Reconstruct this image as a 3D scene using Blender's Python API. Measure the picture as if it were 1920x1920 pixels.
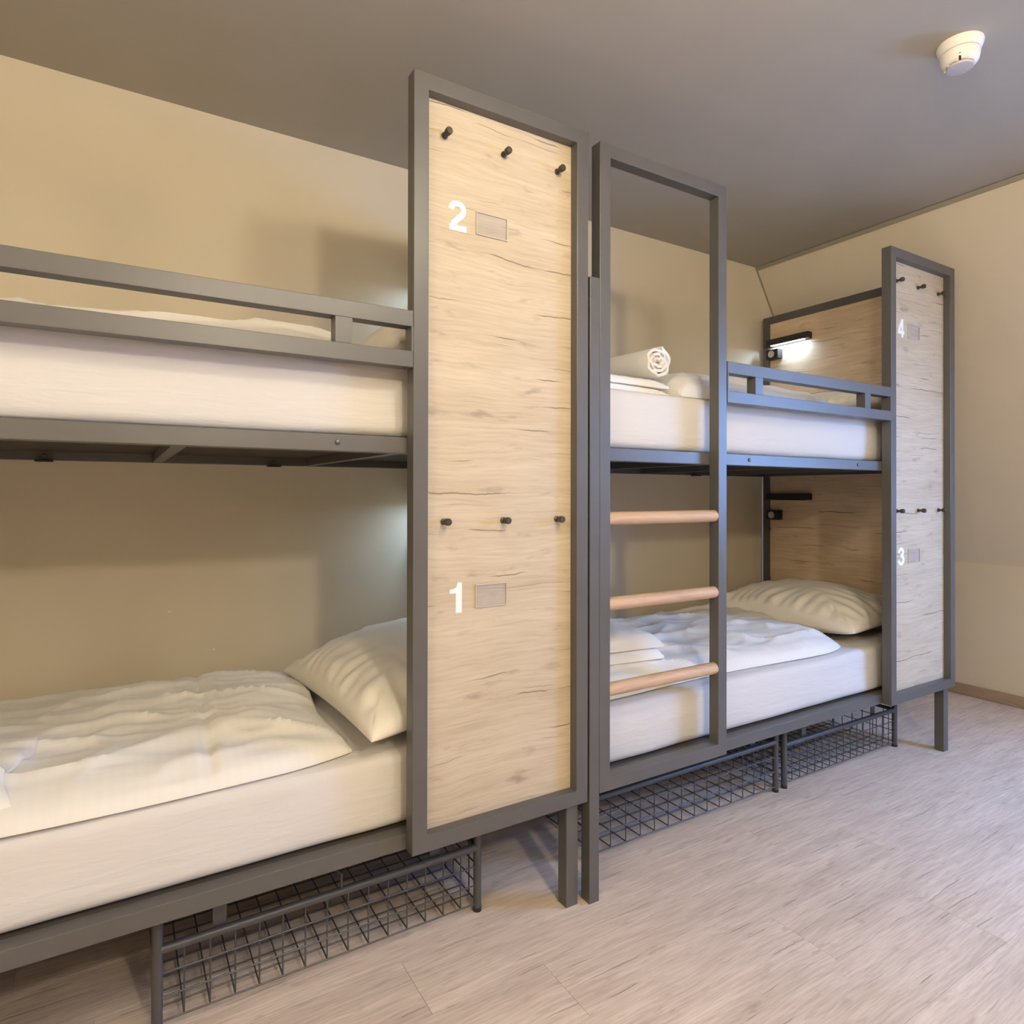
import bpy, bmesh, math, random
from mathutils import Vector, Matrix, Euler, noise

for o in list(bpy.data.objects):
    bpy.data.objects.remove(o, do_unlink=True)
scene = bpy.context.scene
C = scene.collection
random.seed(7)

# ------------------------------------------------------------------ camera
cam = bpy.data.cameras.new('camera')
cam_o = bpy.data.objects.new('camera', cam)
C.objects.link(cam_o)
cam.sensor_width = 36.0
cam.sensor_fit = 'HORIZONTAL'
cam.lens = 1205.7 / 1920 * 36.0
cam.shift_x = (960 - 960.93) / 1920
cam.shift_y = (918.67 - 960) / 1920
cam.clip_start = 0.02
cam_o.location = (-0.6174, -1.4763, 1.1926)
cam_o.rotation_euler = (math.radians(90.2942), math.radians(-0.1068), math.radians(-31.477))
scene.camera = cam_o

# ------------------------------------------------------------------ world, exposure
world = bpy.data.worlds.new('world')
scene.world = world
world.use_nodes = True
world.node_tree.nodes['Background'].inputs[0].default_value = (0.55, 0.68, 1.0, 1)
world.node_tree.nodes['Background'].inputs[1].default_value = 1.0
vs = scene.view_settings
vs.view_transform = 'Standard'
vs.look = 'None'
vs.gamma = 1.0
vs.use_curve_mapping = False
vs.exposure = -0.14
try:
    scene.cycles.max_bounces = 7
    scene.cycles.diffuse_bounces = 5
    scene.cycles.glossy_bounces = 2
    scene.cycles.transparent_max_bounces = 8
    scene.cycles.use_denoising = True
    scene.cycles.use_adaptive_sampling = True
    scene.cycles.adaptive_threshold = 0.03
    scene.cycles.sample_clamp_indirect = 6.0
    scene.cycles.caustics_reflective = False
    scene.cycles.caustics_refractive = False
except Exception:
    pass

# light strengths of the lamps, added left and right fill included, and the window (used by their builders below)
WARM = (1.0, 0.87, 0.65)
LAMP_POWER = {'far': 108.0, 'near': 33.0, 'right': 5.0, 'left': 25.0}
WINDOW_STRENGTH = 31.0
WINDOW_COLOR = (0.20, 0.44, 1.0)
READING_POWER = 1.5

# ------------------------------------------------------------------ room numbers
WALL_Y = 1.03       # back wall
CEIL = 2.5395
FRONT_Y = -3.9
LEFT_X = -2.45
KNEE_X, KNEE_Z = 3.6806, 0.7863
SLOPE_X = 2.612     # where the sloped wall meets the ceiling
PITCH = 2.1568      # from one bunk to the next

# ================================================================== materials
def nt(mat):
    mat.use_nodes = True
    t = mat.node_tree
    t.nodes.clear()
    out = t.nodes.new('ShaderNodeOutputMaterial')
    b = t.nodes.new('ShaderNodeBsdfPrincipled')
    t.links.new(b.outputs[0], out.inputs[0])
    return t, b, out

def node(t, kind, **kw):
    n = t.nodes.new(kind)
    for k, v in kw.items():
        if k.startswith('i_'):
            key = k[2:]
            key = int(key) if key.isdigit() else key
            n.inputs[key].default_value = v
        else:
            setattr(n, k, v)
    return n

def ramp(t, stops, src=None, interp='LINEAR'):
    r = t.nodes.new('ShaderNodeValToRGB')
    r.color_ramp.interpolation = interp
    els = r.color_ramp.elements
    els[0].position, els[0].color = stops[0][0], (*stops[0][1], 1)
    els[1].position, els[1].color = stops[-1][0], (*stops[-1][1], 1)
    for p, c in stops[1:-1]:
        e = els.new(p)
        e.color = (*c, 1)
    if src is not None:
        t.links.new(src, r.inputs[0])
    return r

def simple(name, col, rough=0.6, metal=0.0, spec=0.5, bump=0.0, bscale=200.0, var=0.0, vscale=4.0):
    m = bpy.data.materials.new(name)
    t, b, out = nt(m)
    b.inputs['Base Color'].default_value = (*col, 1)
    b.inputs['Roughness'].default_value = rough
    b.inputs['Metallic'].default_value = metal
    b.inputs['Specular IOR Level'].default_value = spec
    tc = node(t, 'ShaderNodeTexCoord')
    if var > 0:
        n = node(t, 'ShaderNodeTexNoise', i_Scale=vscale, i_Detail=2.0)
        t.links.new(tc.outputs['Object'], n.inputs['Vector'])
        r = ramp(t, [(0.3, tuple(c * (1 - var) for c in col)), (0.7, tuple(min(1, c * (1 + var)) for c in col))], n.outputs[0])
        t.links.new(r.outputs[0], b.inputs['Base Color'])
    if bump > 0:
        n2 = node(t, 'ShaderNodeTexNoise', i_Scale=bscale, i_Detail=2.0)
        t.links.new(tc.outputs['Object'], n2.inputs['Vector'])
        bp = node(t, 'ShaderNodeBump', i_Strength=bump, i_Distance=0.002)
        t.links.new(n2.outputs[0], bp.inputs['Height'])
        t.links.new(bp.outputs[0], b.inputs['Normal'])
    return m

def emissive(name, col, strength):
    m = bpy.data.materials.new(name)
    t, b, out = nt(m)
    b.inputs['Base Color'].default_value = (0.9, 0.9, 0.9, 1)
    b.inputs['Emission Color'].default_value = (*col, 1)
    b.inputs['Emission Strength'].default_value = strength
    return m

def math_node(t, op, a, b=None, clamp=False):
    n = t.nodes.new('ShaderNodeMath')
    n.operation = op
    n.use_clamp = clamp
    for k, v in enumerate((a, b)):
        if v is None:
            continue
        if isinstance(v, (int, float)):
            n.inputs[k].default_value = v
        else:
            t.links.new(v, n.inputs[k])
    return n.outputs[0]

def mix(t, fac, a, b, mode='MIX'):
    n = t.nodes.new('ShaderNodeMix')
    n.data_type = 'RGBA'
    n.blend_type = mode
    for sock, v in ((n.inputs[0], fac), (n.inputs[6], a), (n.inputs[7], b)):
        if isinstance(v, (int, float)):
            sock.default_value = v
        elif isinstance(v, tuple):
            sock.default_value = (*v, 1)
        else:
            t.links.new(v, sock)
    return n.outputs[2]

def wood(name, light, dark, crack, horiz='X', vert='Z', crack_amt=1.0, rough=0.55, freq=1.0, tone=0.0, stretch=1.0, fine_lo=(0.80, 0.78, 0.75), wavy=1.0):
    """Oak decor: grain runs along the axis `horiz`; `vert` is the axis across the grain."""
    m = bpy.data.materials.new(name)
    t, b, out = nt(m)
    tc = node(t, 'ShaderNodeTexCoord')
    info = node(t, 'ShaderNodeObjectInfo')
    sep = node(t, 'ShaderNodeSeparateXYZ')
    t.links.new(tc.outputs['Object'], sep.inputs[0])
    h, v = sep.outputs[horiz], sep.outputs[vert]
    off = math_node(t, 'MULTIPLY', info.outputs['Random'], 37.0)
    h = math_node(t, 'ADD', math_node(t, 'MULTIPLY', h, stretch), off)
    v = math_node(t, 'ADD', v, math_node(t, 'MULTIPLY', off, 0.37))

    def vec(sh, sv, add=None):
        c = t.nodes.new('ShaderNodeCombineXYZ')
        t.links.new(math_node(t, 'MULTIPLY', h, sh), c.inputs[0])
        vv = v if add is None else math_node(t, 'ADD', v, add)
        t.links.new(math_node(t, 'MULTIPLY', vv, sv), c.inputs[1])
        return c.outputs[0]

    def noi(vector, detail=3.0, rough_=0.55, dist=0.0):
        n = node(t, 'ShaderNodeTexNoise', i_Scale=1.0, i_Detail=detail, i_Roughness=rough_, i_Distortion=dist)
        t.links.new(vector, n.inputs['Vector'])
        return n.outputs[0]
    warp = math_node(t, 'MULTIPLY', math_node(t, 'SUBTRACT', noi(vec(2.6 * freq, 4.0 * freq), 2.0), 0.5), 0.10 * wavy / freq)
    broad = noi(vec(1.6 * freq, 9.0 * freq, warp), 3.0)
    grain = noi(vec(7.0 * freq, 120.0 * freq, warp), 4.0, 0.65)
    bands = noi(vec(2.5 * freq, 38.0 * freq, warp), 3.0, 0.6)
    base = ramp(t, [(0.30, dark), (0.62, light)], math_node(t, 'ADD', math_node(t, 'MULTIPLY', broad, 0.62), math_node(t, 'MULTIPLY', bands, 0.38)))
    fine = ramp(t, [(0.32, fine_lo), (0.60, (1.0, 1.0, 1.0))], grain)
    col = mix(t, 0.75, base.outputs[0], fine.outputs[0], 'MULTIPLY')
    # dark drying cracks: wavy lines, each row broken into tapering pieces
    wave = math_node(t, 'MULTIPLY', math_node(t, 'SUBTRACT', noi(vec(5.0 * freq, 2.0 * freq), 3.0), 0.5), 0.030 * wavy / freq)
    fin = math_node(t, 'MULTIPLY', math_node(t, 'SUBTRACT', noi(vec(38.0 * freq, 20.0 * freq), 2.0), 0.5), 0.006 / freq)
    vv = math_node(t, 'ADD', math_node(t, 'ADD', math_node(t, 'ADD', v, warp), wave), fin)
    total = None
    for (rows, thr, wid, amt, sd) in ((11.0, 0.51, 0.0023, 0.95, 3.1), (21.0, 0.55, 0.0016, 0.60, 8.7)):
        q = math_node(t, 'MULTIPLY', vv, rows * freq)
        rid = math_node(t, 'FLOOR', q)
        wn = t.nodes.new('ShaderNodeTexWhiteNoise')
        wn.noise_dimensions = '1D'
        t.links.new(math_node(t, 'ADD', rid, sd), wn.inputs['W'])
        fr = math_node(t, 'SUBTRACT', math_node(t, 'SUBTRACT', q, rid), math_node(t, 'ADD', math_node(t, 'MULTIPLY', wn.outputs['Value'], 0.6), 0.2))
        dist = math_node(t, 'DIVIDE', math_node(t, 'ABSOLUTE', fr), rows * freq)
        c2 = t.nodes.new('ShaderNodeCombineXYZ')
        t.links.new(math_node(t, 'MULTIPLY', h, 4.2 * freq), c2.inputs[0])
        t.links.new(math_node(t, 'MULTIPLY', rid, 5.37), c2.inputs[1])
        c2.inputs[2].default_value = sd
        w_ = math_node(t, 'MULTIPLY', math_node(t, 'SUBTRACT', noi(c2.outputs[0], 1.0), thr), 10.0, True)
        wd = math_node(t, 'ADD', math_node(t, 'MULTIPLY', w_, wid / freq), 0.00001)
        ln = math_node(t, 'SUBTRACT', 1.0, math_node(t, 'DIVIDE', dist, wd), True)
        ln = math_node(t, 'MULTIPLY', math_node(t, 'MULTIPLY', math_node(t, 'POWER', ln, 0.6), w_), amt)
        total = ln if total is None else math_node(t, 'MAXIMUM', total, ln)
    # soft brown smudges round small knots
    kn = noi(vec(8.0 * freq, 24.0 * freq, warp), 3.0, 0.55)
    kr = ramp(t, [(0.60, (0, 0, 0)), (0.82, (1, 1, 1))], kn)
    cr = math_node(t, 'MAXIMUM', math_node(t, 'MULTIPLY', total, crack_amt), math_node(t, 'MULTIPLY', kr.outputs[0], 0.62 * crack_amt))
    col = mix(t, cr, col, crack)
    if tone > 0:
        tr_ = ramp(t, [(0.0, (1 - tone,) * 3), (1.0, (1 + tone * 0.3,) * 3)], info.outputs['Random'])
        col = mix(t, 1.0, col, tr_.outputs[0], 'MULTIPLY')
    t.links.new(col, b.inputs['Base Color'])
    b.inputs['Roughness'].default_value = rough
    b.inputs['Specular IOR Level'].default_value = 0.35
    return m

def cloth(name, col, bump=0.25, scale=900.0, stripes=0.0, crease=0.0):
    m = bpy.data.materials.new(name)
    t, b, out = nt(m)
    b.inputs['Base Color'].default_value = (*col, 1)
    b.inputs['Roughness'].default_value = 0.85
    b.inputs['Specular IOR Level'].default_value = 0.2
    b.inputs['Sheen Weight'].default_value = 0.15
    tc = node(t, 'ShaderNodeTexCoord')
    n = node(t, 'ShaderNodeTexNoise', i_Scale=scale, i_Detail=1.0)
    t.links.new(tc.outputs['Object'], n.inputs['Vector'])
    bp = node(t, 'ShaderNodeBump', i_Strength=bump, i_Distance=0.0006)
    t.links.new(n.outputs[0], bp.inputs['Height'])
    last = bp.outputs[0]
    if crease > 0:
        mp = node(t, 'ShaderNodeMapping')
        mp.inputs['Scale'].default_value = (7, 30, 40)
        mp.inputs['Rotation'].default_value = (0, 0.25, 0)
        t.links.new(tc.outputs['Object'], mp.inputs[0])
        n2 = node(t, 'ShaderNodeTexNoise', i_Scale=1.0, i_Detail=3.0, i_Distortion=0.6)
        t.links.new(mp.outputs[0], n2.inputs['Vector'])
        bp2 = node(t, 'ShaderNodeBump', i_Strength=crease, i_Distance=0.004)
        t.links.new(n2.outputs[0], bp2.inputs['Height'])
        t.links.new(last, bp2.inputs['Normal'])
        last = bp2.outputs[0]
    t.links.new(last, b.inputs['Normal'])
    if stripes > 0:
        w = node(t, 'ShaderNodeTexWave', i_Scale=14.0)
        w.bands_direction = 'X'
        t.links.new(tc.outputs['Object'], w.inputs['Vector'])
        r = ramp(t, [(0.45, col), (0.55, tuple(c * (1 - stripes) for c in col))], w.outputs[1])
        t.links.new(r.outputs[0], b.inputs['Base Color'])
    return m

M = {}
M['metal'] = simple('charcoal_powder_coat', (0.092, 0.088, 0.084), 0.38, 0.0, 0.5, 0.0, 900.0, 0.05, 8.0)
M['wire'] = simple('grey_wire_lacquer', (0.075, 0.074, 0.080), 0.42, 0.2, 0.5)
M['black'] = simple('black_plastic', (0.022, 0.021, 0.020), 0.45, 0.0, 0.4)
M['peg'] = simple('bronze_dark_metal', (0.065, 0.052, 0.038), 0.38, 0.35, 0.5)
M['bolt'] = simple('bolt_steel', (0.09, 0.09, 0.095), 0.35, 0.6, 0.5)
M['wall'] = simple('beige_wall_paint', (0.65, 0.575, 0.445), 0.85, 0.0, 0.25, 0.0, 350.0, 0.02, 3.0)
M['ceiling'] = simple('taupe_ceiling_paint', (0.415, 0.385, 0.335), 0.88, 0.0, 0.2, 0.0, 350.0, 0.02, 3.0)
M['trim'] = simple('taupe_trim_paint', (0.30, 0.265, 0.205), 0.7, 0.0, 0.3)
M['board'] = wood('oak_board', (0.59, 0.50, 0.37), (0.47, 0.38, 0.27), (0.17, 0.11, 0.07), wavy=0.55)
M['board_y'] = wood('oak_headboard', (0.80, 0.62, 0.43), (0.60, 0.455, 0.305), (0.14, 0.09, 0.06), horiz='Y', wavy=0.55)  # panel oak made lighter, standing in for light missing at the headboard
M['edge'] = simple('oak_edge_band', (0.55, 0.43, 0.30), 0.6)
M['plank'] = wood('grey_oak_floor', (0.80, 0.665, 0.555), (0.58, 0.475, 0.39), (0.14, 0.11, 0.09), horiz='X', vert='Y',
                  crack_amt=0.75, rough=0.42, freq=1.25, tone=0.05, fine_lo=(0.70, 0.66, 0.63), wavy=0.35)
M['subfloor'] = simple('subfloor', (0.13, 0.105, 0.085), 0.9)
M['skirting'] = wood('skirting_oak', (0.40, 0.30, 0.21), (0.30, 0.22, 0.15), (0.14, 0.10, 0.07), horiz='Y', crack_amt=0.3)
M['sheet'] = cloth('white_sheet', (0.64, 0.615, 0.59), 0.2, 700.0, 0.0, 0.50)
M['duvet'] = cloth('white_duvet', (0.78, 0.75, 0.70), 0.15, 900.0, 0.012, 0.18)
M['pillow'] = cloth('white_pillowcase', (0.86, 0.82, 0.74), 0.15, 900.0, 0.0, 0.25)
M['towel'] = cloth('white_terry', (0.86, 0.84, 0.80), 0.9, 420.0)
M['rung'] = wood('beech_rung', (0.58, 0.39, 0.245), (0.50, 0.33, 0.205), (0.35, 0.2, 0.12), horiz='X', crack_amt=0.1, rough=0.5)
M['white_print'] = simple('white_print', (0.86, 0.85, 0.82), 0.6)
M['white_plastic'] = simple('white_plastic', (0.83, 0.80, 0.74), 0.45, 0.0, 0.5)
M['grey_plastic'] = simple('grey_plastic', (0.52, 0.50, 0.50), 0.5)
M['slot'] = simple('dark_slot', (0.015, 0.013, 0.012), 0.8)
M['base_board'] = simple('bed_base_board', (0.05, 0.04, 0.032), 0.8)
M['silver'] = simple('silver_ring', (0.62, 0.60, 0.57), 0.35, 0.5)
M['reading_on'] = emissive('reading_strip_lit', (0.80, 0.90, 1.0), 8.0)
M['reading_off'] = simple('reading_strip_unlit', (0.10, 0.10, 0.11), 0.4)
M['lamp_glow'] = {k: emissive('ceiling_lamp_glow_' + k, WARM, 1.0) for k in LAMP_POWER}
M['window_glow'] = emissive('bright_window', WINDOW_COLOR, WINDOW_STRENGTH)

def acrylic():
    m = bpy.data.materials.new('clear_acrylic')
    t, b, out = nt(m)
    b.inputs['Base Color'].default_value = (0.62, 0.58, 0.56, 1)
    b.inputs['Roughness'].default_value = 0.18
    b.inputs['Alpha'].default_value = 0.20
    return m
M['acrylic'] = acrylic()
M['rim'] = simple('frosted_acrylic_edge', (0.56, 0.50, 0.44), 0.3)

# ================================================================== geometry helpers
class MB:
    """Collects verts and faces in world coordinates; build() links them as one mesh object."""
    def __init__(self):
        self.v, self.f = [], []

    def add(self, verts, faces):
        n = len(self.v)
        self.v += [Vector(p) for p in verts]
        self.f += [tuple(i + n for i in f) for f in faces]
        return self

    def box(self, x0, x1, y0, y1, z0, z1):
        return self.add([(x0, y0, z0), (x1, y0, z0), (x1, y1, z0), (x0, y1, z0), (x0, y0, z1), (x1, y0, z1), (x1, y1, z1), (x0, y1, z1)],
                        [(0, 3, 2, 1), (4, 5, 6, 7), (0, 1, 5, 4), (1, 2, 6, 5), (2, 3, 7, 6), (3, 0, 4, 7)])

    def tube(self, a, b, r, n=12, cap=True):
        a, b = Vector(a), Vector(b)
        d = (b - a).normalized()
        u = d.orthogonal().normalized()
        w = d.cross(u)
        vs_ = []
        for p in (a, b):
            for k in range(n):
                an = 2 * math.pi * k / n
                vs_.append(p + u * (r * math.cos(an)) + w * (r * math.sin(an)))
        fs = [(k, (k + 1) % n, n + (k + 1) % n, n + k) for k in range(n)]
        if cap:
            fs += [tuple(reversed(range(n))), tuple(range(n, 2 * n))]
        return self.add(vs_, fs)

    def lathe(self, origin, axis, profile, n=16):
        """profile: (distance along axis, radius)"""
        o, d = Vector(origin), Vector(axis).normalized()
        u = d.orthogonal().normalized()
        w = d.cross(u)
        vs_, fs = [], []
        for (s, r) in profile:
            for k in range(n):
                an = 2 * math.pi * k / n
                vs_.append(o + d * s + u * (r * math.cos(an)) + w * (r * math.sin(an)))
        for i in range(len(profile) - 1):
            for k in range(n):
                fs.append((i * n + k, i * n + (k + 1) % n, (i + 1) * n + (k + 1) % n, (i + 1) * n + k))
        fs.append(tuple(reversed(range(n))))
        m = (len(profile) - 1) * n
        fs.append(tuple(range(m, m + n)))
        return self.add(vs_, fs)

    def mesh(self, name, mat, origin=(0, 0, 0), bevel=0.0, smooth=False, segs=2):
        me = bpy.data.meshes.new(name)
        o = Vector(origin)
        me.from_pydata([tuple(p - o) for p in self.v], [], self.f)
        me.materials.append(mat)
        bm = bmesh.new()
        bm.from_mesh(me)
        bmesh.ops.recalc_face_normals(bm, faces=bm.faces)
        if bevel > 0:
            es = [e for e in bm.edges if e.is_manifold and e.calc_face_angle(0) > 0.6]
            bmesh.ops.bevel(bm, geom=es, offset=bevel, segments=segs, profile=0.5, affect='EDGES')
        bm.to_mesh(me)
        bm.free()
        if smooth:
            for p in me.polygons:
                p.use_smooth = True
            me.set_sharp_from_angle(angle=math.radians(40))
        me.update()
        return me

def link(name, me, parent=None, loc=(0, 0, 0)):
    o = bpy.data.objects.new(name, me)
    C.objects.link(o)
    o.location = loc
    if parent is not None:
        o.parent = parent
    return o

def root_of(o):
    while o.parent is not None:
        o = o.parent
    return o

def part(name, mb, mat, parent, bevel=0.0, smooth=False, label=None, segs=2):
    """A part: world coordinates in, origin shared with its thing's root."""
    base = root_of(parent).location.copy()
    o = link(name, mb.mesh(name, mat, base, bevel, smooth, segs), parent)
    if label:
        o['label'] = label
    return o

def inst(name, me, parent, at):
    """A repeated small piece with shared mesh data, placed at a world point."""
    base = root_of(parent).location
    return link(name, me, parent, tuple(Vector(at) - base))

def tag(o, label, cat, group=None):
    o['label'] = label
    o['category'] = cat
    if group:
        o['group'] = group
    return o

def thing(name, loc, label, cat, group=None):
    o = bpy.data.objects.new(name, None)
    C.objects.link(o)
    o.location = loc
    o.empty_display_size = 0.1
    return tag(o, label, cat, group)

def solo(name, mb, mat, origin, label, cat, group=None, bevel=0.0, smooth=False, segs=2):
    o = link(name, mb.mesh(name, mat, origin, bevel, smooth, segs), None, origin)
    return tag(o, label, cat, group)

def struct(name, mb, mat, parent=None, bevel=0.0, smooth=False):
    o = link(name, mb.mesh(name, mat, (0, 0, 0), bevel, smooth), parent)
    if parent is None:
        o['kind'] = 'structure'
    return o

# ================================================================== the room
T = 0.10
struct('ceiling', MB().box(LEFT_X - T, 4.0, FRONT_Y - T, WALL_Y + T, CEIL, CEIL + T), M['ceiling'])
struct('wall_back', MB().box(LEFT_X - T, KNEE_X + T, WALL_Y, WALL_Y + T, -0.06, CEIL), M['wall'])
struct('wall_left', MB().box(LEFT_X - T, LEFT_X, FRONT_Y, WALL_Y, -0.06, CEIL), M['wall'])
struct('wall_front', MB().box(LEFT_X - T, KNEE_X + T, FRONT_Y - T, FRONT_Y, -0.06, CEIL), M['wall'])

# right side: a low upright wall and the sloping wall of the roof above it, with a roof window
SL = Vector((SLOPE_X - KNEE_X, 0, CEIL - KNEE_Z))
SLEN = SL.length
SD = SL.normalized()                      # up the slope
SN = Vector((SD.z, 0, -SD.x))             # outward (away from the room)
if SN.x < 0:
    SN = -SN
def slope_pt(y, s, out=0.0):
    return Vector((KNEE_X, y, KNEE_Z)) + SD * s + SN * out
def slope_slab(mb, y0, y1, s0, s1, o0, o1):
    vs_ = [slope_pt(y, s, o) for o in (o0, o1) for (y, s) in ((y0, s0), (y1, s0), (y1, s1), (y0, s1))]
    return mb.add(vs_, [(0, 1, 2, 3), (7, 6, 5, 4), (0, 4, 5, 1), (1, 5, 6, 2), (2, 6, 7, 3), (3, 7, 4, 0)])
WY0, WY1, WS0, WS1 = -2.20, -1.10, 0.20, 1.45
struct('wall_right', MB().box(KNEE_X, KNEE_X + T, FRONT_Y, WALL_Y, -0.06, KNEE_Z), M['wall'])
mb = MB()
slope_slab(mb, WY1, WALL_Y, 0, SLEN, 0, T)
slope_slab(mb, FRONT_Y, WY0, 0, SLEN, 0, T)
slope_slab(mb, WY0, WY1, 0, WS0, 0, T)
slope_slab(mb, WY0, WY1, WS1, SLEN, 0, T)
struct('wall_right_slope', mb, M['wall'])
mb = MB()
FR = 0.06
slope_slab(mb, WY0, WY0 + FR, WS0, WS1, 0.005, 0.09)
slope_slab(mb, WY1 - FR, WY1, WS0, WS1, 0.005, 0.09)
slope_slab(mb, WY0 + FR, WY1 - FR, WS0, WS0 + FR, 0.005, 0.09)
slope_slab(mb, WY0 + FR, WY1 - FR, WS1 - FR, WS1, 0.005, 0.09)
win = struct('window_1', mb, M['white_plastic'], None)
struct('window_pane', slope_slab(MB(), WY0 + FR, WY1 - FR, WS0 + FR, WS1 - FR, 0.045, 0.055), M['window_glow'], win)

for (px_, pz_) in ((-0.467, 0.783), (-0.327, 0.636)):
    struct('paint_chip', MB().lathe((px_, WALL_Y, pz_), (0, -1, 0), [(0, 0.0035), (0.0006, 0.0035)], 8), M['white_plastic'], bpy.data.objects['wall_back'])
# narrow cover strips where slope, ceiling and back wall meet
mb = MB()
slope_slab(mb, FRONT_Y, WALL_Y, SLEN - 0.022, SLEN, -0.006, 0.0)
struct('trim_1', mb, M['trim'])
mb = MB()
slope_slab(mb, WALL_Y - 0.007, WALL_Y, 0, SLEN - 0.022, -0.006, 0.0)
struct('trim_2', mb, M['trim'])

struct('baseboard_right', MB().box(KNEE_X - 0.015, KNEE_X, FRONT_Y, WALL_Y, 0.0, 0.0645), M['skirting'], None, 0.003)
struct('baseboard_back', MB().box(LEFT_X, KNEE_X - 0.015, WALL_Y - 0.015, WALL_Y, 0.0, 0.0645), M['skirting'], None, 0.003)

# floor: planks laid along the beds, one object each
floor = struct('floor', MB().box(LEFT_X - T, KNEE_X + T, FRONT_Y - T, WALL_Y + T, -0.06, -0.012), M['subfloor'])
PW_, PL_, GAPP = 0.192, 1.285, 0.0007
plank_cache = {}
def plank_mesh(L, Wd):
    k = (round(L, 3), round(Wd, 3))
    if k not in plank_cache:
        plank_cache[k] = MB().box(-L / 2, L / 2, -Wd / 2, Wd / 2, -0.012, 0.0).mesh('plank', M['plank'], (0, 0, 0), 0.0003, False, 1)
    return plank_cache[k]
row_y = WALL_Y
r = 0
offs = [0.0, 0.55, 0.95, 0.30, 0.78, 0.12, 1.10, 0.45]
while row_y > FRONT_Y + 0.01:
    y1, y0 = row_y, max(row_y - PW_, FRONT_Y)
    x = LEFT_X - offs[r % 8]
    while x < KNEE_X - 0.01:
        a, b = max(x, LEFT_X), min(x + PL_, KNEE_X)
        if b - a > 0.02:
            link('floor_plank', plank_mesh(b - a - GAPP, y1 - y0 - GAPP), floor, ((a + b) / 2, (y0 + y1) / 2, 0))
        x += PL_
    row_y -= PW_
    r += 1

# ================================================================== bunk beds
TB = 0.0405          # 40 mm square tube
# mitred rectangular frame in the XZ plane
def frame_xz(mb, x0, x1, z0, z1, y0, y1, t=TB):
    o = [(x0, z0), (x1, z0), (x1, z1), (x0, z1)]
    i = [(x0 + t, z0 + t), (x1 - t, z0 + t), (x1 - t, z1 - t), (x0 + t, z1 - t)]
    vs_ = [(p[0], y, p[1]) for y in (y0, y1) for p in o + i]
    fs = []
    for k in range(4):
        n = (k + 1) % 4
        fs += [(k, n, 4 + n, 4 + k), (8 + n, 8 + k, 12 + k, 12 + n), (n, k, 8 + k, 8 + n), (4 + k, 4 + n, 12 + n, 12 + k)]
    return mb.add(vs_, fs)

def frame_yz(mb, y0, y1, z0, z1, x0, x1, t=TB):
    o = [(y0, z0), (y1, z0), (y1, z1), (y0, z1)]
    i = [(y0 + t, z0 + t), (y1 - t, z0 + t), (y1 - t, z1 - t), (y0 + t, z1 - t)]
    vs_ = [(x, p[0], p[1]) for x in (x0, x1) for p in o + i]
    fs = []
    for k in range(4):
        n = (k + 1) % 4
        fs += [(k, n, 4 + n, 4 + k), (8 + n, 8 + k, 12 + k, 12 + n), (n, k, 8 + k, 8 + n), (4 + k, 4 + n, 12 + n, 12 + k)]
    return mb.add(vs_, fs)

peg_me = MB().lathe((0, 0, 0), (0, -1, 0), [(0, 0.0085), (0.004, 0.0085), (0.006, 0.0052), (0.017, 0.0052), (0.019, 0.0092), (0.031, 0.0096), (0.033, 0.0080)], 14).mesh('peg', M['peg'], (0, 0, 0), 0, True)
bolt_me = MB().lathe((0, 0, 0), (0, -1, 0), [(0, 0.0065), (0.0025, 0.0065), (0.0035, 0.0045)], 12).mesh('bolt', M['bolt'], (0, 0, 0), 0, True)
rung_me = MB().tube((0, 0, 0), (0.4695, 0, 0), 0.0200, 24).mesh('rung', M['rung'], (0, 0, 0), 0, True)

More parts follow.
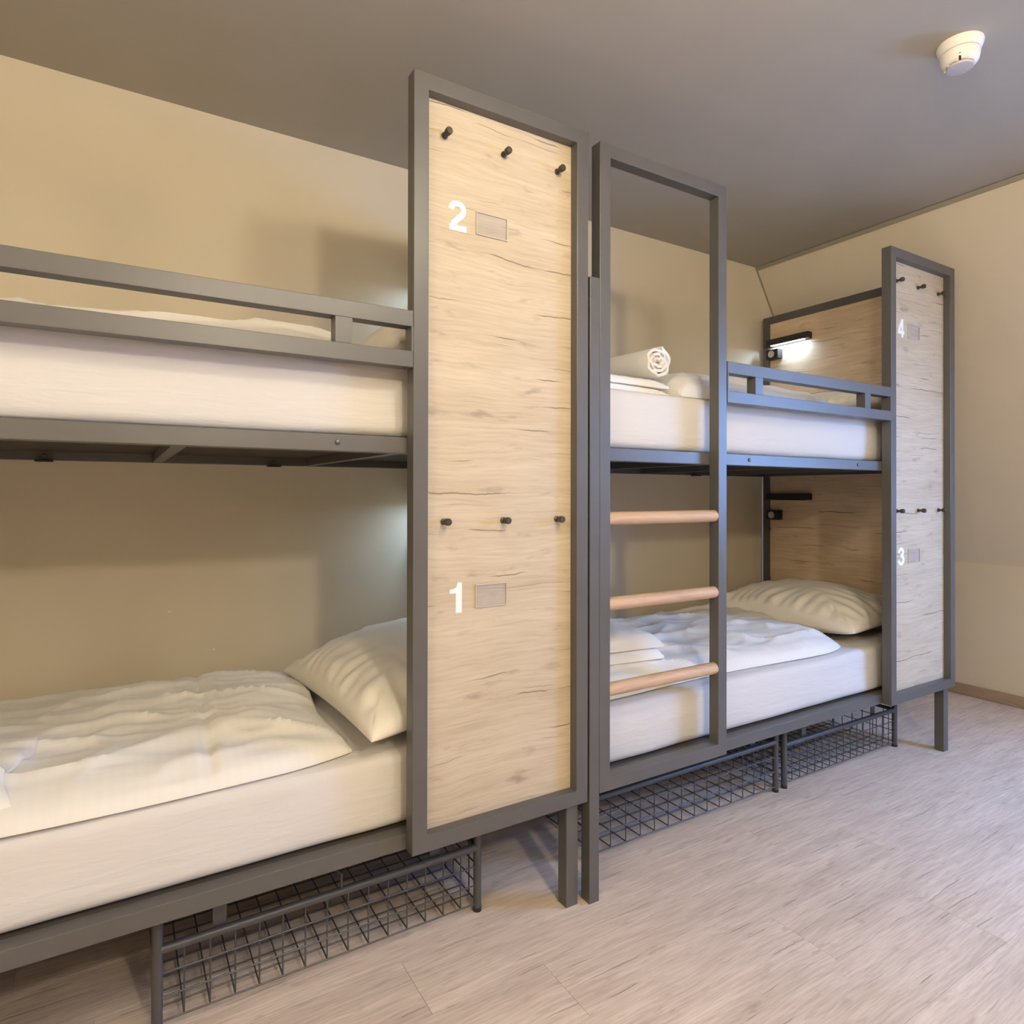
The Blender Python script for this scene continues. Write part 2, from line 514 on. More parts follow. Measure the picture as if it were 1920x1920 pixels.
STROKES = {
    '2': [[(.10, .68), (.12, .79), (.20, .88), (.33, .905), (.46, .88), (.545, .80), (.56, .70), (.53, .60), (.45, .50), (.32, .385), (.20, .255), (.135, .10)], [(.03, .095), (.66, .095)]],
    '3': [[(.09, .71), (.13, .82), (.22, .89), (.33, .905), (.45, .88), (.53, .80), (.53, .69), (.46, .59), (.35, .545), (.26, .545)],
          [(.26, .53), (.38, .525), (.50, .47), (.56, .37), (.56, .27), (.50, .16), (.40, .105), (.30, .095), (.19, .12), (.10, .20), (.07, .30)]],
    '4': [[(.47, 0), (.47, 1.0)], [(.02, .265), (.66, .265)], [(.085, .27), (.43, .93)]]}
def numeral_mesh(ch, height=0.079):
    """Bold sans figure, a thin printed film standing 0.5 mm proud."""
    mb = MB()
    def face(poly, dep):
        n = len(poly)
        mb.add([(x, 0.0, z) for x, z in poly] + [(x, -dep / height, z) for x, z in poly],
               [tuple(range(n)), tuple(range(2 * n - 1, n - 1, -1))] + [(k, (k + 1) % n, n + (k + 1) % n, n + k) for k in range(n)])
    if ch == '1':
        face([(.30, 0), (.52, 0), (.52, 1.0), (.37, 1.0), (.30, .80)], 0.0005)
        face([(.31, .84), (.22, .795), (.08, .785), (.08, .65), (.31, .65)], 0.0007)
    else:
        for si, pl in enumerate(STROKES[ch]):
            dep = 0.0005 + 0.0002 * si
            vs_ = []
            for k, (x, z) in enumerate(pl):
                x0, z0 = pl[max(0, k - 1)]
                x1, z1 = pl[min(len(pl) - 1, k + 1)]
                d = math.hypot(x1 - x0, z1 - z0)
                nx_, nz_ = -(z1 - z0) / d * 0.095, (x1 - x0) / d * 0.095
                for yy in (0.0, -dep / height):
                    vs_ += [(x + nx_, yy, z + nz_), (x - nx_, yy, z - nz_)]
            fs = []
            for k in range(len(pl) - 1):
                a, c = 4 * k, 4 * k + 4
                fs += [(a + 2, a + 3, c + 3, c + 2), (a, c, c + 1, a + 1), (a, a + 2, c + 2, c), (a + 1, c + 1, c + 3, a + 3)]
            fs += [(0, 1, 3, 2), (len(vs_) - 4, len(vs_) - 2, len(vs_) - 1, len(vs_) - 3)]
            mb.add(vs_, fs)
    mb.v = [Vector(((p.x - 0.33) * height, p.y * height, (p.z - 0.5) * height)) for p in mb.v]
    return mb.mesh('numeral', M['white_print'])

ZT, ZB = 2.2421, 0.2998          # privacy panel frame
LX0, LX1 = 0.5868, 1.1364        # ladder frame
LZT, LZB = 2.2317, 0.3128
PX0, PX1 = PITCH, PITCH + 0.5433 # privacy panel
HX = PITCH + 0.4837              # headboard, near face
HZ = 2.2301
RAIL = [(0.3000, 0.3400), (1.2920, 1.3320)]

def bunk(dx, upper_num, lower_num, lit, label):
    b = thing('bunk_bed', (1.6 + dx, 0.5, 0), label, 'bunk bed', 'charcoal steel bunk beds along the back wall')

    def X(v):
        return v + dx
    # ---- privacy panel at the head end
    pf = part('panel_frame', frame_xz(MB(), X(PX0), X(PX1), ZB, ZT, 0.0, 0.0401), M['metal'], b, 0.0016)
    part('panel_board', MB().box(X(PX0 + TB - 0.002), X(PX1 - TB + 0.002), 0.030, 0.0399, ZB + TB - 0.002, ZT - TB + 0.002), M['board'], pf, 0,
         label='pale oak board with dark cracks')
    for z in (2.116, 1.119):
        for xx in (0.0965, 0.2742, 0.4525):
            inst('peg', peg_me, pf, (X(PX0 + xx), 0.030, z))
    for ch, zz in ((upper_num, 1.9175), (lower_num, 0.920)):
        o = inst('numeral', numeral_mesh(ch), pf, (X(PX0 + 0.1345), 0.0300, zz))
        o['label'] = 'white printed numeral ' + ch
    for zz in (1.9110, 0.9200):
        mb = MB().box(X(PX0 + 0.191), X(PX0 + 0.283), 0.0265, 0.0295, zz - 0.0285, zz + 0.0285)
        ch_ = part('card_holder', mb, M['acrylic'], pf, 0.0006, label='clear plastic card holder')
        x0_, x1_ = X(PX0 + 0.191), X(PX0 + 0.283)
        for (a0, a1, c0, c1) in ((x0_ - 0.002, x0_, -0.0305, 0.0305), (x1_, x1_ + 0.002, -0.0305, 0.0305), (x0_, x1_, -0.0305, -0.0285), (x0_, x1_, 0.0285, 0.0305)):
            part('holder_rim', MB().box(a0, a1, 0.0255, 0.0300, zz + c0, zz + c1), M['rim'], pf)  # pale strips stand in for the bright edge highlight of the clear holder
    # ---- legs, posts
    part('leg', MB().box(X(HX), X(HX + 0.0412), 0.022, 0.063, 0.0, ZB + 0.001), M['metal'], b, 0.0016)
    part('post', MB().box(X(HX), X(HX + TB), 0.0402, 0.0802, ZB, HZ), M['metal'], b, 0.0016)
    part('leg', MB().box(X(HX), X(HX + TB), 0.960, 1.000, 0.0, 0.34), M['metal'], b, 0.0016)
    part('post', MB().box(X(0.5508), X(0.5866), 0.0005, 0.0405, 0.0, 1.826), M['metal'], b, 0.0016)
    part('post', MB().box(X(0.5508), X(0.5866), 0.960, 1.000, 0.0, 1.826), M['metal'], b, 0.0016)
    # ---- headboard
    hf = part('headboard_frame', frame_yz(MB(), 0.0803, 1.0, 0.300, HZ, X(HX), X(HX + TB)), M['metal'], b, 0.0016)
    part('headboard_board', MB().box(X(HX + 0.012), X(HX + 0.028), 0.0803 + TB - 0.002, 1.0 - TB + 0.002, 0.3405, HZ - TB + 0.002), M['board_y'], hf, 0,
         label='oak board with horizontal grain')
    for z in (0.700, 0.985):
        inst('bolt', bolt_me, hf, (X(HX + 0.005), 0.957, z))
    # ---- foot end: two cross bars between the foot posts
    for z0 in (0.300, 0.90, 1.292, 1.786):
        part('foot_crossbar', MB().box(X(0.5508), X(0.5866), 0.0406, 0.9599, z0, z0 + 0.04), M['metal'], b, 0.0016)
    # ---- ladder
    lf = part('ladder_frame', frame_xz(MB(), X(LX0), X(LX1), LZB, LZT, 0.0, 0.0401), M['metal'], b, 0.0016)
    for z in (1.1175, 0.8610, 0.6050):
        inst('rung', rung_me, lf, (X(LX0 + 0.0400), 0.0200, z))
    # ---- guard rail of the upper bunk
    mb = MB()
    g0, g1 = X(LX1 + 0.004), X(PX0 - 0.0006)
    mb.box(g0, g1, 0.000, 0.038, 1.602, 1.642)
    mb.box(g0, g1, 0.000, 0.038, 1.502, 1.542)
    gr = part('guard_rail', mb, M['metal'], b, 0.0014)
    for xx in (1.286, 1.964):
        part('guard_upright', MB().box(X(xx), X(xx + 0.040), 0.0006, 0.0374, 1.5421, 1.6019), M['metal'], gr, 0)
    for xx in (g0, g1 - 0.005):
        part('end_plate', MB().box(xx, xx + 0.005, -0.0006, 0.0386, 1.5421, 1.6019), M['metal'], gr, 0)
    # ---- long rails and bases
    for k, (z0, z1) in enumerate(RAIL):
        fr = part('side_rail', MB().box(X(0.5868), X(HX - 0.0005), 0.0403, 0.0803, z0, z1), M['metal'], b, 0.0016)
        for xx in (1.302, 1.982) if k else ():
            inst('bolt', bolt_me, fr, (X(xx), 0.0403, (z0 + z1) / 2 + 0.001))
        br = part('side_rail', MB().box(X(0.5868), X(HX - 0.0005), 0.960, 1.000, z0, z1), M['metal'], b, 0.0016)
        for xx in (1.322, 1.992):
            part('bracket', MB().box(X(xx), X(xx + 0.045), 0.925, 0.9595, z0 - 0.006, z0 - 0.001), M['black'], br)
            inst('bolt', bolt_me, br, (X(xx + 0.022), 0.9595, z0 + 0.014))
        for xx in (0.62, 1.115, 1.635, 2.13, 2.58):
            part('base_crossbar', MB().box(X(xx), X(xx + 0.03), 0.0805, 0.9597, z0 + 0.001, z0 + 0.026), M['metal'], b)
        part('base_board', MB().box(X(0.5875), X(HX - 0.001), 0.0806, 0.9597, z0 + 0.027, z1 - 0.001), M['base_board'], b)
    # ---- reading lamps and socket boxes on the headboard
    for k, z in enumerate((1.176, 2.072)):
        la = part('reading_lamp', MB().box(X(HX - 0.030), X(HX + 0.0119), 0.690, 0.9585, z - 0.018, z + 0.018), M['black'], b, 0.003,
                  label='slim black bar lamp, ' + ('lit' if lit[k] else 'unlit'))
        part('light_strip', MB().box(X(HX - 0.026), X(HX - 0.006), 0.72, 0.93, z - 0.0205, z - 0.0182), M['reading_on'] if lit[k] else M['reading_off'], la)
        if lit[k]:
            lt = bpy.data.lights.new('reading_light', 'AREA')
            lt.shape = 'RECTANGLE'
            lt.size, lt.size_y = 0.02, 0.20
            lt.energy = READING_POWER
            lt.color = (0.50, 0.72, 1.0)
            lo = bpy.data.objects.new('reading_light', lt)
            C.objects.link(lo)
            lo.parent = la
            lo.location = Vector((X(HX - 0.016), 0.825, z - 0.022)) - b.location
        bz = z - 0.106 if k == 0 else z - 0.070
        sb = part('socket_box', MB().box(X(HX - 0.034), X(HX + 0.0119), 0.875, 0.955, bz - 0.028, bz + 0.028), M['black'], b, 0.004)
        part('socket_ring', MB().lathe((X(HX - 0.034), 0.918, bz), (-1, 0, 0), [(0, 0.020), (0.003, 0.020), (0.0035, 0.012), (0.001, 0.011)], 20), M['silver'], sb, 0, True,
             label='round silver socket')
    return b

bunk(-PITCH, '2', '1', (True, True), 'charcoal steel bunk bed with pale oak panel numbered 2 and 1')
bunk(0.0, '4', '3', (False, True), 'charcoal steel bunk bed with wooden-runged ladder and panel numbered 4 and 3')

# ================================================================== bedding
def fbm(x, y, z, oct_=4):
    return noise.fractal(Vector((x, y, z)), 1.0, 2.0, oct_)

def soft_box(x0, x1, y0, y1, z0, z1, r, seed, wr=0.003, nx=60, ny=26, nz=8):
    """A mattress: box with rounded edges and a slightly puckered cover."""
    bm = bmesh.new()
    bmesh.ops.create_cube(bm, size=1.0)
    me = None
    mb = MB()
    def lin(a, b, n):
        return [a + (b - a) * k / n for k in range(n + 1)]
    pts, idx = [], {}
    def vid(i, j, k):
        key = (i, j, k)
        if key not in idx:
            x, y, z = xs[i], ys[j], zs[k]
            cx = min(max(x, x0 + r), x1 - r)
            cy = min(max(y, y0 + r), y1 - r)
            cz = min(max(z, z0 + r), z1 - r)
            d = Vector((x - cx, y - cy, z - cz))
            if d.length > 1e-9:
                # push the cube surface onto the rounded one
                m_ = max(abs(d.x), abs(d.y), abs(d.z))
                d = d.normalized() * m_
            p = Vector((cx, cy, cz)) + d
            w_ = wr * fbm(x * 3 + seed, y * 4, z * 9, 3)
            if y < y0 + 0.01:
                p.y += w_ * 1.5 - wr
            if z > z1 - 0.01:
                p.z += w_ * 1.2
            idx[key] = len(pts)
            pts.append(p)
        return idx[key]
    xs, ys, zs = lin(x0, x1, nx), lin(y0, y1, ny), lin(z0, z1, nz)
    # denser loops near the edges
    def tight(L, r_):
        a, b_ = L[0], L[-1]
        inner = [v for v in L if a + r_ * 1.05 < v < b_ - r_ * 1.05]
        e = [0, 0.2, 0.45, 0.72, 1.0]
        return [a + r_ * q for q in e] + inner + [b_ - r_ * q for q in reversed(e)]
    xs, ys, zs = tight(xs, r), tight(ys, r), tight(zs, r)
    NX, NY, NZ = len(xs) - 1, len(ys) - 1, len(zs) - 1
    fs = []
    for i in range(NX):
        for j in range(NY):
            fs.append((vid(i, j, NZ), vid(i + 1, j, NZ), vid(i + 1, j + 1, NZ), vid(i, j + 1, NZ)))
            fs.append((vid(i, j, 0), vid(i, j + 1, 0), vid(i + 1, j + 1, 0), vid(i + 1, j, 0)))
        for k in range(NZ):
            fs.append((vid(i, 0, k), vid(i + 1, 0, k), vid(i + 1, 0, k + 1), vid(i, 0, k + 1)))
            fs.append((vid(i, NY, k), vid(i, NY, k + 1), vid(i + 1, NY, k + 1), vid(i + 1, NY, k)))
    for j in range(NY):
        for k in range(NZ):
            fs.append((vid(0, j, k), vid(0, j, k + 1), vid(0, j + 1, k + 1), vid(0, j + 1, k)))
            fs.append((vid(NX, j, k), vid(NX, j + 1, k), vid(NX, j + 1, k + 1), vid(NX, j, k + 1)))
    bm.free()
    mb.add(pts, fs)
    return mb

def slab(outline, top, base, nu=90, nv=54, edge=0.06, lip=0.010):
    """A quilt: outline(u,v) -> (x,y); top(x,y,u,v,e) -> height above base; base(x,y) -> z under it."""
    mb = MB()
    vs_, fs = [], []
    for side in (1, 0):
        for j in range(nv + 1):
            for i in range(nu + 1):
                u, v = i / nu, j / nv
                x, y = outline(u, v)
                e = 1.0
                for d in (min(u, 1 - u), min(v, 1 - v)):
                    k_ = min(1.0, d / edge)
                    e *= math.sqrt(max(0.0, 1 - (1 - k_) ** 2))
                z0 = base(x, y) + 0.0045
                if side:
                    z = z0 + lip + top(x, y, u, v, e)
                else:
                    z = z0
                vs_.append((x, y, z))
    n = (nu + 1) * (nv + 1)
    for j in range(nv):
        for i in range(nu):
            a = j * (nu + 1) + i
            fs.append((a, a + 1, a + nu + 2, a + nu + 1))
            fs.append((n + a, n + a + nu + 1, n + a + nu + 2, n + a + 1))
    def side_f(a, b_):
        fs.append((a, n + a, n + b_, b_))
    for i in range(nu):
        side_f(i, i + 1)
        a = nv * (nu + 1) + i
        side_f(a + 1, a)
    for j in range(nv):
        a = j * (nu + 1)
        side_f(a + nu + 1, a)
        side_f(a + nu, a + 2 * nu + 1)
    mb.add(vs_, fs)
    return mb

def ridge(x, y, z):
    return 1.0 - abs(noise.noise(Vector((x, y, z)))) * 2.0

def pillow(cx, cy, cz, a, b_, h, tilt, yaw, seed, n=110, wr=0.020):
    """Pillow with pinched corners and gathers running in from its edges."""
    mb = MB()
    R_ = Euler((0, tilt, yaw), 'XYZ').to_matrix()
    vs_, fs = [], []
    for side in (1, -1):
        for j in range(n + 1):
            for i in range(n + 1):
                u, v = 2 * i / n - 1, 2 * j / n - 1
                u, v = math.sin(u * math.pi / 2), math.sin(v * math.pi / 2)
                x = a * u * (1 - 0.07 * (1 - v * v))
                y = b_ * v * (1 - 0.07 * (1 - u * u))
                q = max(0.0, (1 - u * u)) * max(0.0, (1 - v * v))
                t_ = h * (q ** 0.42)
                ed = max(abs(u), abs(v))
                w_ = 0.0
                if side > 0:
                    run = y if abs(u) > abs(v) else x
                    g = (0.6 * math.sin(run * 105 + 7 * noise.noise(Vector((x * 5, y * 5, seed)))) + 0.6 * math.sin(run * 47 + 9 * noise.noise(Vector((x * 4, y * 4, seed + 7))))) * (ed ** 2) * (1 - ed ** 10)
                    w_ = wr * (0.55 * g + 0.9 * fbm(x * 5 + seed, y * 5, seed, 3) * (0.25 + ed * 0.6)) * min(1, q * 9)
                z = side * t_ * (1.0 if side > 0 else 0.55) + w_
                p = R_ @ Vector((x, y, z)) + Vector((cx, cy, cz))
                vs_.append(p)
    m = (n + 1) * (n + 1)
    for j in range(n):
        for i in range(n):
            k = j * (n + 1) + i
            fs.append((k, k + 1, k + n + 2, k + n + 1))
            fs.append((m + k, m + k + n + 1, m + k + n + 2, m + k + 1))
    mb.add(vs_, fs)
    return mb

def weld(mb, dist=0.0004):
    bm = bmesh.new()
    vv = [bm.verts.new(p) for p in mb.v]
    for f in mb.f:
        try:
            bm.faces.new([vv[i] for i in f])
        except ValueError:
            pass
    bmesh.ops.remove_doubles(bm, verts=bm.verts, dist=dist)
    bm.verts.index_update()
    out = MB()
    out.v = [v.co.copy() for v in bm.verts]
    out.f = [tuple(v.index for v in f.verts) for f in bm.faces]
    bm.free()
    return out

MY0, MY1 = 0.083, 0.955
LOW_TOP, UP_TOP = 0.528, 1.526
mat_specs = [
    (-PITCH, 0.3405, LOW_TOP, 'white sheeted mattress of the near lower bunk above the front basket', 1.0),
    (-PITCH, 1.3325, UP_TOP, 'white sheeted mattress of the near upper bunk left of panel number 2', 2.3),
    (0.0, 0.3405, LOW_TOP, 'white sheeted mattress of the far lower bunk behind the wooden rungs', 3.7),
    (0.0, 1.3325, UP_TOP, 'white sheeted mattress of the far upper bunk holding the towels', 5.1)]
for dx, z0, z1, lab, sd in mat_specs:
    mb = soft_box(0.60 + dx, 2.625 + dx, MY0, MY1, z0, z1, 0.028, sd)
    solo('mattress', mb, M['sheet'], (1.6 + dx, 0.52, z0), lab, 'mattress', 'white sheeted mattresses', 0, True)

# ---- quilts
def quilt(name, x0l, x1f, x1b, y0, y1, ztop, thick, hump, seed, label, seam=None, wr=1.0, fold=None, edge=0.15):
    def outline(u, v):
        xr = x1f + (x1b - x1f) * v + 0.010 * math.sin(v * 9 + seed)
        x = x0l + (xr - x0l) * u
        yf = y0 + 0.012 * math.sin(x * 5 + seed) + (0.035 * max(0, (u - 0.86) / 0.14) ** 2)
        yb = y1 + 0.008 * math.sin(x * 7 + seed)
        return x, yf + (yb - yf) * v
    def top(x, y, u, v, e):
        t_ = thick * e
        if hump:
            t_ += hump(x, y, u, v) * e
        n1 = fbm(x * 2.2 + seed, y * 9, seed, 4)
        n2 = ridge(x * 2.0 + seed * 3, y * 7.0 + 0.8 * x, seed)
        n3 = ridge(x * 6 + 2.0 * y + seed, y * 10, seed + 4)
        t_ += e * wr * (0.014 * n1 + 0.016 * max(0, n2) ** 3 + 0.007 * max(0, n3) ** 3)
        if seam is not None:
            d = abs(x - seam - 0.05 * (y - 0.5))
            t_ -= e * 0.008 * math.exp(-(d / 0.012) ** 2)
            t_ += e * 0.004 * math.exp(-((d - 0.03) / 0.02) ** 2)
        return max(0.0, t_)
    mb = slab(outline, top, lambda x, y: ztop, 130, 80, edge, 0.006)
    cx = (x0l + x1f) / 2
    q = solo(name, mb, M['duvet'], (cx, (y0 + y1) / 2, ztop), label, 'duvet', 'white duvets', 0, True)
    if fold:
        # the end of the quilt turned over onto itself
        fx, fy0, fy1 = fold
        def under(x, y):
            u = (x - x0l) / (x1f - x0l)
            v = min(1.0, max(0.0, (y - y0) / (y1 - y0)))
            e = 1.0
            for d in (min(u, 1 - u), min(v, 1 - v)):
                k_ = min(1.0, d / edge)
                e *= math.sqrt(max(0.0, 1 - (1 - k_) ** 2))
            return ztop + 0.0045 + 0.006 + top(x, y, u, v, e)
        def out_fold(u, v):
            return x0l + 0.1 + u * (fx - 0.02 * math.sin(v * 5) - x0l - 0.1), fy0 + v * (fy1 - fy0)
        part('turned_end', slab(out_fold, lambda x, y, u, v, e: e * 0.012, lambda x, y: under(x, y) - 0.003, 70, 30, 0.07, 0.006), M['duvet'], q, 0, True)
    return q

d1 = quilt('duvet', -1.52, -0.118, -0.085, 0.092, 0.90, LOW_TOP, 0.050, lambda x, y, u, v: 0.020 * math.sin(v * math.pi), 1.7,
      'white rumpled duvet on the lower bunk beside panel number 1', seam=-0.42, fold=(-0.795, 0.115, 0.36))
quilt('duvet', -1.52, 0.03, 0.03, 0.15, 0.92, UP_TOP, 0.040, lambda x, y, u, v: 0.050 * math.sin(v * math.pi) + 0.030 * math.exp(-((x + 0.24) / 0.17) ** 2), 4.2,
      'white puffed duvet on the upper bunk beside panel number 2')
quilt('duvet', 0.66, 2.03, 2.22, 0.125, 0.93, LOW_TOP, 0.050, lambda x, y, u, v: 0.030 * math.sin(v * math.pi), 7.9,
      'white striped duvet on the lower bunk behind the wooden rungs')
quilt('duvet', 1.05, 2.06, 2.06, 0.135, 0.93, UP_TOP, 0.082, lambda x, y, u, v: 0.035 * math.sin(v * math.pi), 11.3,
      'white duvet on the upper bunk beside panel number 4', edge=0.13)

# ---- pillows
pil = [
    (0.172, 0.455, LOW_TOP + 0.098, 0.285, 0.385, 0.135, -0.16, 0.06, 2.0, 'plump white pillow on the lower bunk beside panel number 1'),
    (0.245, 0.500, UP_TOP + 0.105, 0.24, 0.385, 0.130, -0.18, 0.0, 5.0, 'white pillow on the upper bunk beside panel number 2'),
    (2.345, 0.520, LOW_TOP + 0.084, 0.285, 0.400, 0.135, -0.06, 0.03, 9.0, 'plump white pillow on the lower bunk below panel number 3'),
    (2.375, 0.500, UP_TOP + 0.080, 0.25, 0.400, 0.090, -0.12, 0.0, 13.0, 'white pillow on the upper bunk below the lit bar lamp')]
for cx, cy, cz, a, b_, h, tl, yw, sd, lab in pil:
    mb = weld(pillow(cx, cy, cz, a, b_, h, tl, yw, sd))
    solo('pillow', mb, M['pillow'], (cx, cy, cz - 0.08), lab, 'pillow', 'white pillows', 0, True)

# ---- towels
def towel_roll(name, end, axis, length, rad, label, turns=3.2):
    """Rolled towel: a spiral sheet swept along its axis."""
    mb = MB()
    d = Vector(axis).normalized()
    up = Vector((0, 0, 1))
    side = d.cross(up).normalized()
    steps = 84
    th = rad / (turns + 0.5)
    rows = []
    NL = 10
    vs_, fs = [], []
    for k in range(steps + 1):
        an = turns * 2 * math.pi * k / steps
        rr = th * 0.45 + (rad - th * 0.45) * k / steps
        for l in range(NL + 1):
            s = l / NL
            for rad_ in (rr - th * 0.36, rr + th * 0.36):
                wob = 1 + 0.05 * fbm(math.cos(an) * 2, math.sin(an) * 2 + s * 3, rr * 30, 2)
                bulge = 0.004 * math.sin(an * 1.3 + k)
                p = Vector(end) + d * (s * length + (bulge if l == 0 else 0)) + side * (1.18 * rad_ * wob * math.cos(an)) + up * (rad_ * wob * math.sin(an))
                vs_.append(p)
    W_ = 2 * (NL + 1)
    for k in range(steps):
        for l in range(NL):
            a = k * W_ + 2 * l
            fs.append((a + 1, a + 3, a + W_ + 3, a + W_ + 1))
            fs.append((a, a + W_, a + W_ + 2, a + 2))
        a = k * W_
        fs.append((a, a + 1, a + W_ + 1, a + W_))
        a = k * W_ + 2 * NL
        fs.append((a, a + W_, a + W_ + 1, a + 1))
    for l in range(NL):
        a = steps * W_ + 2 * l
        fs.append((a, a + 1, a + 3, a + 2))
        a = 2 * l
        fs.append((a, a + 2, a + 3, a + 1))
    mb.add(vs_, fs)
    e = Vector(end) + d * length / 2
    return solo(name, mb, M['towel'], (e.x, e.y, e.z - rad), label, 'towel', None, 0, True)

def towel_fold(name, x0, x1, y0, y1, z0, layers, th, yaw, label, seed=0.0):
    """Folded towel: stacked layers joined by round folds along one edge."""
    c = Vector(((x0 + x1) / 2, (y0 + y1) / 2, z0))
    t = thing(name, tuple(c), label, 'towel')
    Rz = Matrix.Rotation(yaw, 3, 'Z')
    for k in range(layers):
        def outline(u, v):
            return x0 + (x1 - x0) * u, y0 + (y1 - y0) * v
        zz = z0 + k * th * 0.80
        mb = slab(outline, lambda x, y, u, v, e: e * (th * 0.70 + 0.006 * fbm(x * 9 + seed, y * 9, k + seed, 3)), lambda x, y: zz + 0.001 * k - 0.002, 30, 30, 0.22, 0.010)
        for i, p in enumerate(mb.v):
            mb.v[i] = c + Rz @ (p - c)
        part('folded_layer', mb, M['towel'], t, 0, True)
    return t

towel_fold('bath_towel', 0.66, 1.03, 0.16, 0.42, UP_TOP + 0.004, 2, 0.034, 0.05, 'white flat folded towel under the rolled towel on the upper bunk', 2.0)
towel_roll('hand_towel', (0.985, 0.170, UP_TOP + 0.128), (-0.10, 1, 0), 0.30, 0.054, 'white rolled towel with spiral end on the upper bunk by the ladder')
towel_fold('bath_towel', 0.80, 1.05, 0.20, 0.50, LOW_TOP + 0.080, 2, 0.050, -0.12, 'white folded towel on the lower bunk behind the bottom rungs', 6.0)

# ================================================================== wire storage baskets under the beds
def basket(x0, x1, y0, depth, cell, bar_z, tabs, hasp, label):
    t = thing('storage_basket', ((x0 + x1) / 2, y0 + depth / 2, 0), label, 'basket', 'wire baskets under the lower bunks')
    y1 = y0 + depth
    R_ = 0.0115
    H = 0.288
    legm = MB().tube((0, 0, 0.012), (0, 0, H), R_, 14).mesh('leg', M['wire'], (0, 0, 0), 0, True)
    for xx in (x0 + R_, x1 - R_):
        for yy in (y0, y1):
            inst('leg', legm, t, (xx, yy, 0))
            part('foot_pad', MB().lathe((xx, yy, 0.0), (0, 0, 1), [(0, 0.0125), (0.011, 0.0125), (0.013, 0.010)], 12), M['black'], t, 0, True)
    for yy in (y0, y1):
        part('top_bar', MB().tube((x0 + R_, yy, bar_z), (x1 - R_, yy, bar_z), 0.0105, 14), M['wire'], t, 0, True)
    for xx in (x0 + R_, x1 - R_):
        part('side_bar', MB().tube((xx, y0, bar_z), (xx, y1, bar_z), 0.0085, 10), M['wire'], t, 0, True)
    for xx in tabs:
        part('flat_upright', MB().box(xx, xx + 0.030, y0 + 0.006, y0 + 0.010, bar_z, H), M['wire'], t, 0.0008)
    if hasp:
        part('hasp', MB().tube((hasp, y0, bar_z), (hasp, y0, bar_z + 0.045), 0.0035, 8).tube((hasp, y0, bar_z + 0.045), (hasp - 0.012, y0 + 0.01, bar_z + 0.052), 0.0035, 8), M['wire'], t, 0, True)
    wr = 0.0021
    zb = 0.022
    # shared wire meshes
    L = x1 - x0 - 2 * R_
    wx = MB().tube((0, 0, 0), (L, 0, 0), wr, 6).mesh('wire', M['wire'], (0, 0, 0), 0, True)
    wz = MB().tube((0, 0, 0), (0, 0, bar_z - zb), wr, 6).mesh('wire', M['wire'], (0, 0, 0), 0, True)
    wy = MB().tube((0, 0, 0), (0, depth, 0), wr, 6).mesh('wire', M['wire'], (0, 0, 0), 0, True)
    nx = max(2, round(L / cell))
    ny = max(2, round(depth / cell))
    nz = max(1, round((bar_z - zb) / cell))
    for k in range(1, nx):
        xx = x0 + R_ + L * k / nx
        inst('wire', wz, t, (xx, y0, zb))
        inst('wire', wz, t, (xx, y1, zb))
        inst('wire', wy, t, (xx, y0, zb))
    for k in range(nz):
        zz = zb + (bar_z - zb) * k / nz
        inst('wire', wx, t, (x0 + R_, y0 - 0.003, zz))
        inst('wire', wx, t, (x0 + R_, y1 + 0.003, zz))
        for xx in (x0 + R_, x1 - R_):
            inst('wire', wy, t, (xx, y0, zz))
    for k in range(1, ny):
        yy = y0 + depth * k / ny
        inst('wire', wx, t, (x0 + R_, yy, zb - 0.004))
        for xx in (x0 + R_, x1 - R_):
            inst('wire', wz, t, (xx, yy, zb))
    return t

basket(-0.552, 0.274, 0.15, 0.62, 0.0525, 0.180, (-0.428, 0.117), -0.130, 'grey wire storage basket on the floor under the bunk numbered 1')
basket(0.700, 1.643, 0.175, 0.62, 0.0667, 0.198, (0.86, 1.486), None, 'wide-meshed wire basket under the ladder of the far bunk')
basket(1.678, 2.528, 0.178, 0.62, 0.0533, 0.172, (1.815, 2.330), 2.03, 'fine-meshed wire basket under the far bunk near panel number 3')

# ================================================================== smoke detector
DX, DY = 1.528, -0.537
sd = thing('smoke_detector', (DX, DY, CEIL), 'round white smoke detector on the taupe ceiling', 'smoke detector')
part('base', MB().lathe((DX, DY, CEIL), (0, 0, -1), [(0, 0.060), (0.003, 0.0605), (0.010, 0.059), (0.026, 0.0525), (0.027, 0.0515)], 40), M['white_plastic'], sd, 0, True)
part('groove', MB().lathe((DX, DY, CEIL - 0.0265), (0, 0, -1), [(0, 0.0500), (0.0025, 0.0500)], 40), M['trim'], sd, 0, True)
body = part('body', MB().lathe((DX, DY, CEIL - 0.0285), (0, 0, -1), [(0, 0.0515), (0.004, 0.0520), (0.010, 0.0510), (0.024, 0.0485), (0.031, 0.0440), (0.035, 0.0380), (0.0352, 0.034)], 40), M['white_plastic'], sd, 0, True)
part('vent_ring', MB().lathe((DX, DY, CEIL - 0.0630), (0, 0, -1), [(0, 0.0325), (0.004, 0.0325)], 40), M['slot'], sd, 0, True)
part('cap', MB().lathe((DX, DY, CEIL - 0.0655), (0, 0, -1), [(0, 0.0350), (0.003, 0.0352), (0.006, 0.0335), (0.0068, 0.030)], 40), M['grey_plastic'], sd, 0, True)
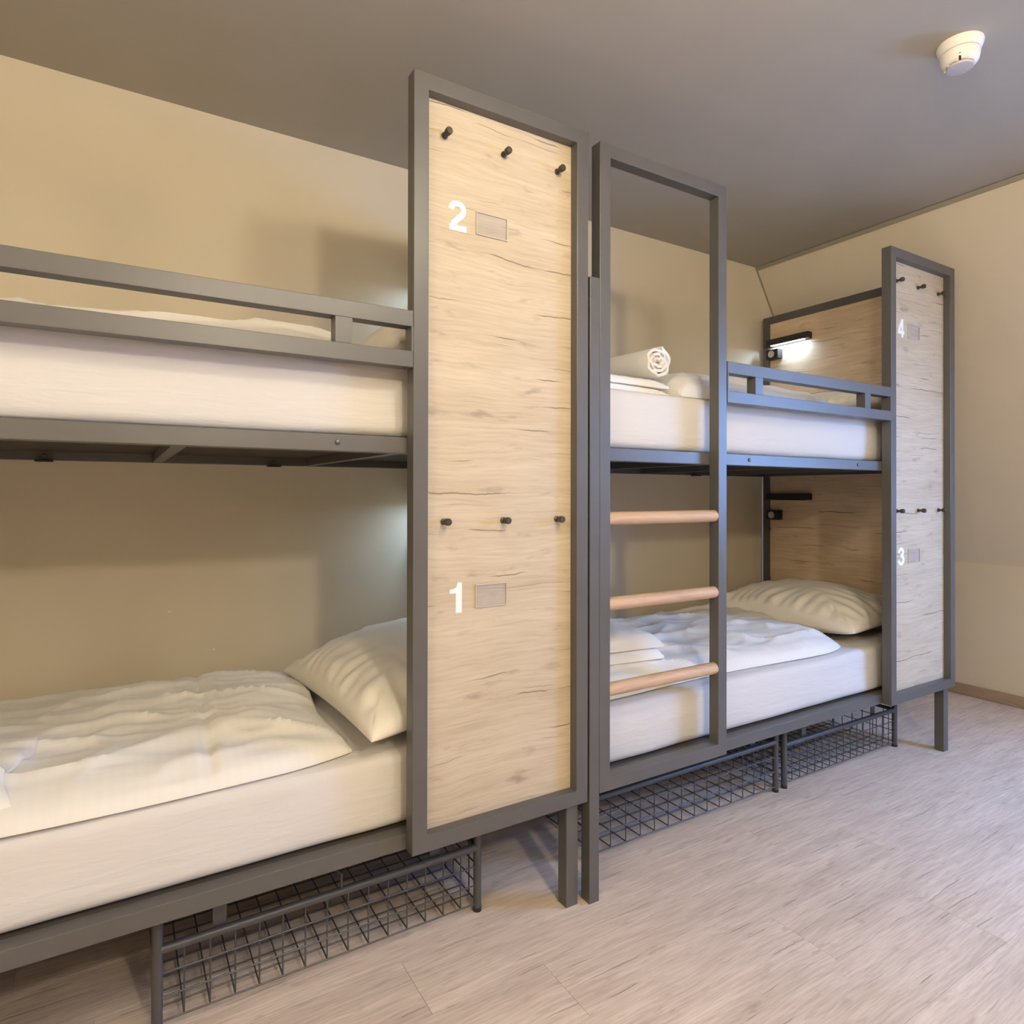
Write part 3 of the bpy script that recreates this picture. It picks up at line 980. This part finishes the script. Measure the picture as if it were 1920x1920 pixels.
for k in range(8):
    an = 2 * math.pi * (k + 0.32) / 8
    c, s = math.cos(an), math.sin(an)
    mb = MB()
    vs_ = []
    for zz in (CEIL - 0.060, CEIL - 0.0665):
        for (rr, tt) in ((0.031, -0.0022), (0.0395, -0.0022), (0.0395, 0.0022), (0.031, 0.0022)):
            vs_.append((DX + rr * c - tt * s, DY + rr * s + tt * c, zz))
    mb.add(vs_, [(0, 1, 2, 3), (7, 6, 5, 4), (0, 4, 5, 1), (1, 5, 6, 2), (2, 6, 7, 3), (3, 7, 4, 0)])
    part('vane', mb, M['white_plastic'], body)
vd = Vector((-0.6174 - DX, -1.4763 - DY, 0)).normalized()
ind = MB()
c, s = vd.x, vd.y
vs_ = []
for zz, r0 in ((CEIL - 0.050, 0.0478), (CEIL - 0.0640, 0.0400)):
    for (rr, tt) in ((r0 - 0.006, -0.0028), (r0 + 0.0016, -0.0028), (r0 + 0.0016, 0.0028), (r0 - 0.006, 0.0028)):
        vs_.append((DX + rr * c - tt * s, DY + rr * s + tt * c, zz))
ind.add(vs_, [(0, 1, 2, 3), (7, 6, 5, 4), (0, 4, 5, 1), (1, 5, 6, 2), (2, 6, 7, 3), (3, 7, 4, 0)])
part('indicator', ind, M['slot'], body)

# ================================================================== unseen lamps (behind and above the camera), globes hung low to brighten the ceiling
def unseen_lamp(key, x, y, z, rad, label):
    t = thing('pendant_lamp', (x, y, CEIL), label, 'lamp', 'opal globe pendant lamps')
    part('canopy', MB().lathe((x, y, CEIL), (0, 0, -1), [(0, 0.05), (0.018, 0.05), (0.022, 0.044)], 28), M['white_plastic'], t, 0, True)
    part('cord', MB().tube((x, y, CEIL - 0.02), (x, y, z + rad), 0.003, 8), M['black'], t, 0, True)
    m = M['lamp_glow'][key]
    m.cycles.emission_sampling = 'NONE'
    prof = [(rad - rad * math.cos(math.pi * k / 9), max(0.002, rad * math.sin(math.pi * k / 9))) for k in range(10)]
    part('globe', MB().lathe((x, y, z + rad), (0, 0, -1), prof, 18), m, t, 0, True)
    # the bulb's light, leaving from the globe's surface
    lt = bpy.data.lights.new('bulb_light', 'POINT')
    lt.energy = LAMP_POWER[key]
    lt.color = WARM
    lt.shadow_soft_size = rad + 0.002
    lt.use_soft_falloff = False
    lo = bpy.data.objects.new('bulb_light', lt)
    C.objects.link(lo)
    lo.parent = t
    lo.location = (0, 0, z - CEIL)

unseen_lamp('far', -0.10, -2.75, 2.27, 0.075, 'opal globe pendant lamp hanging near the front wall')
unseen_lamp('near', 0.27, -1.22, 2.27, 0.075, 'opal globe pendant lamp hanging above the floor before the beds')
unseen_lamp('right', 2.00, -2.60, 2.27, 0.075, 'opal globe pendant lamp hanging towards the roof window')  # added weak fill on the right side, no known lamp
unseen_lamp('left', -1.75, -1.60, 2.20, 0.20, 'opal globe pendant lamp hanging near the left wall')  # added fill to brighten headboards, pillows and sloped wall; large for soft shadows
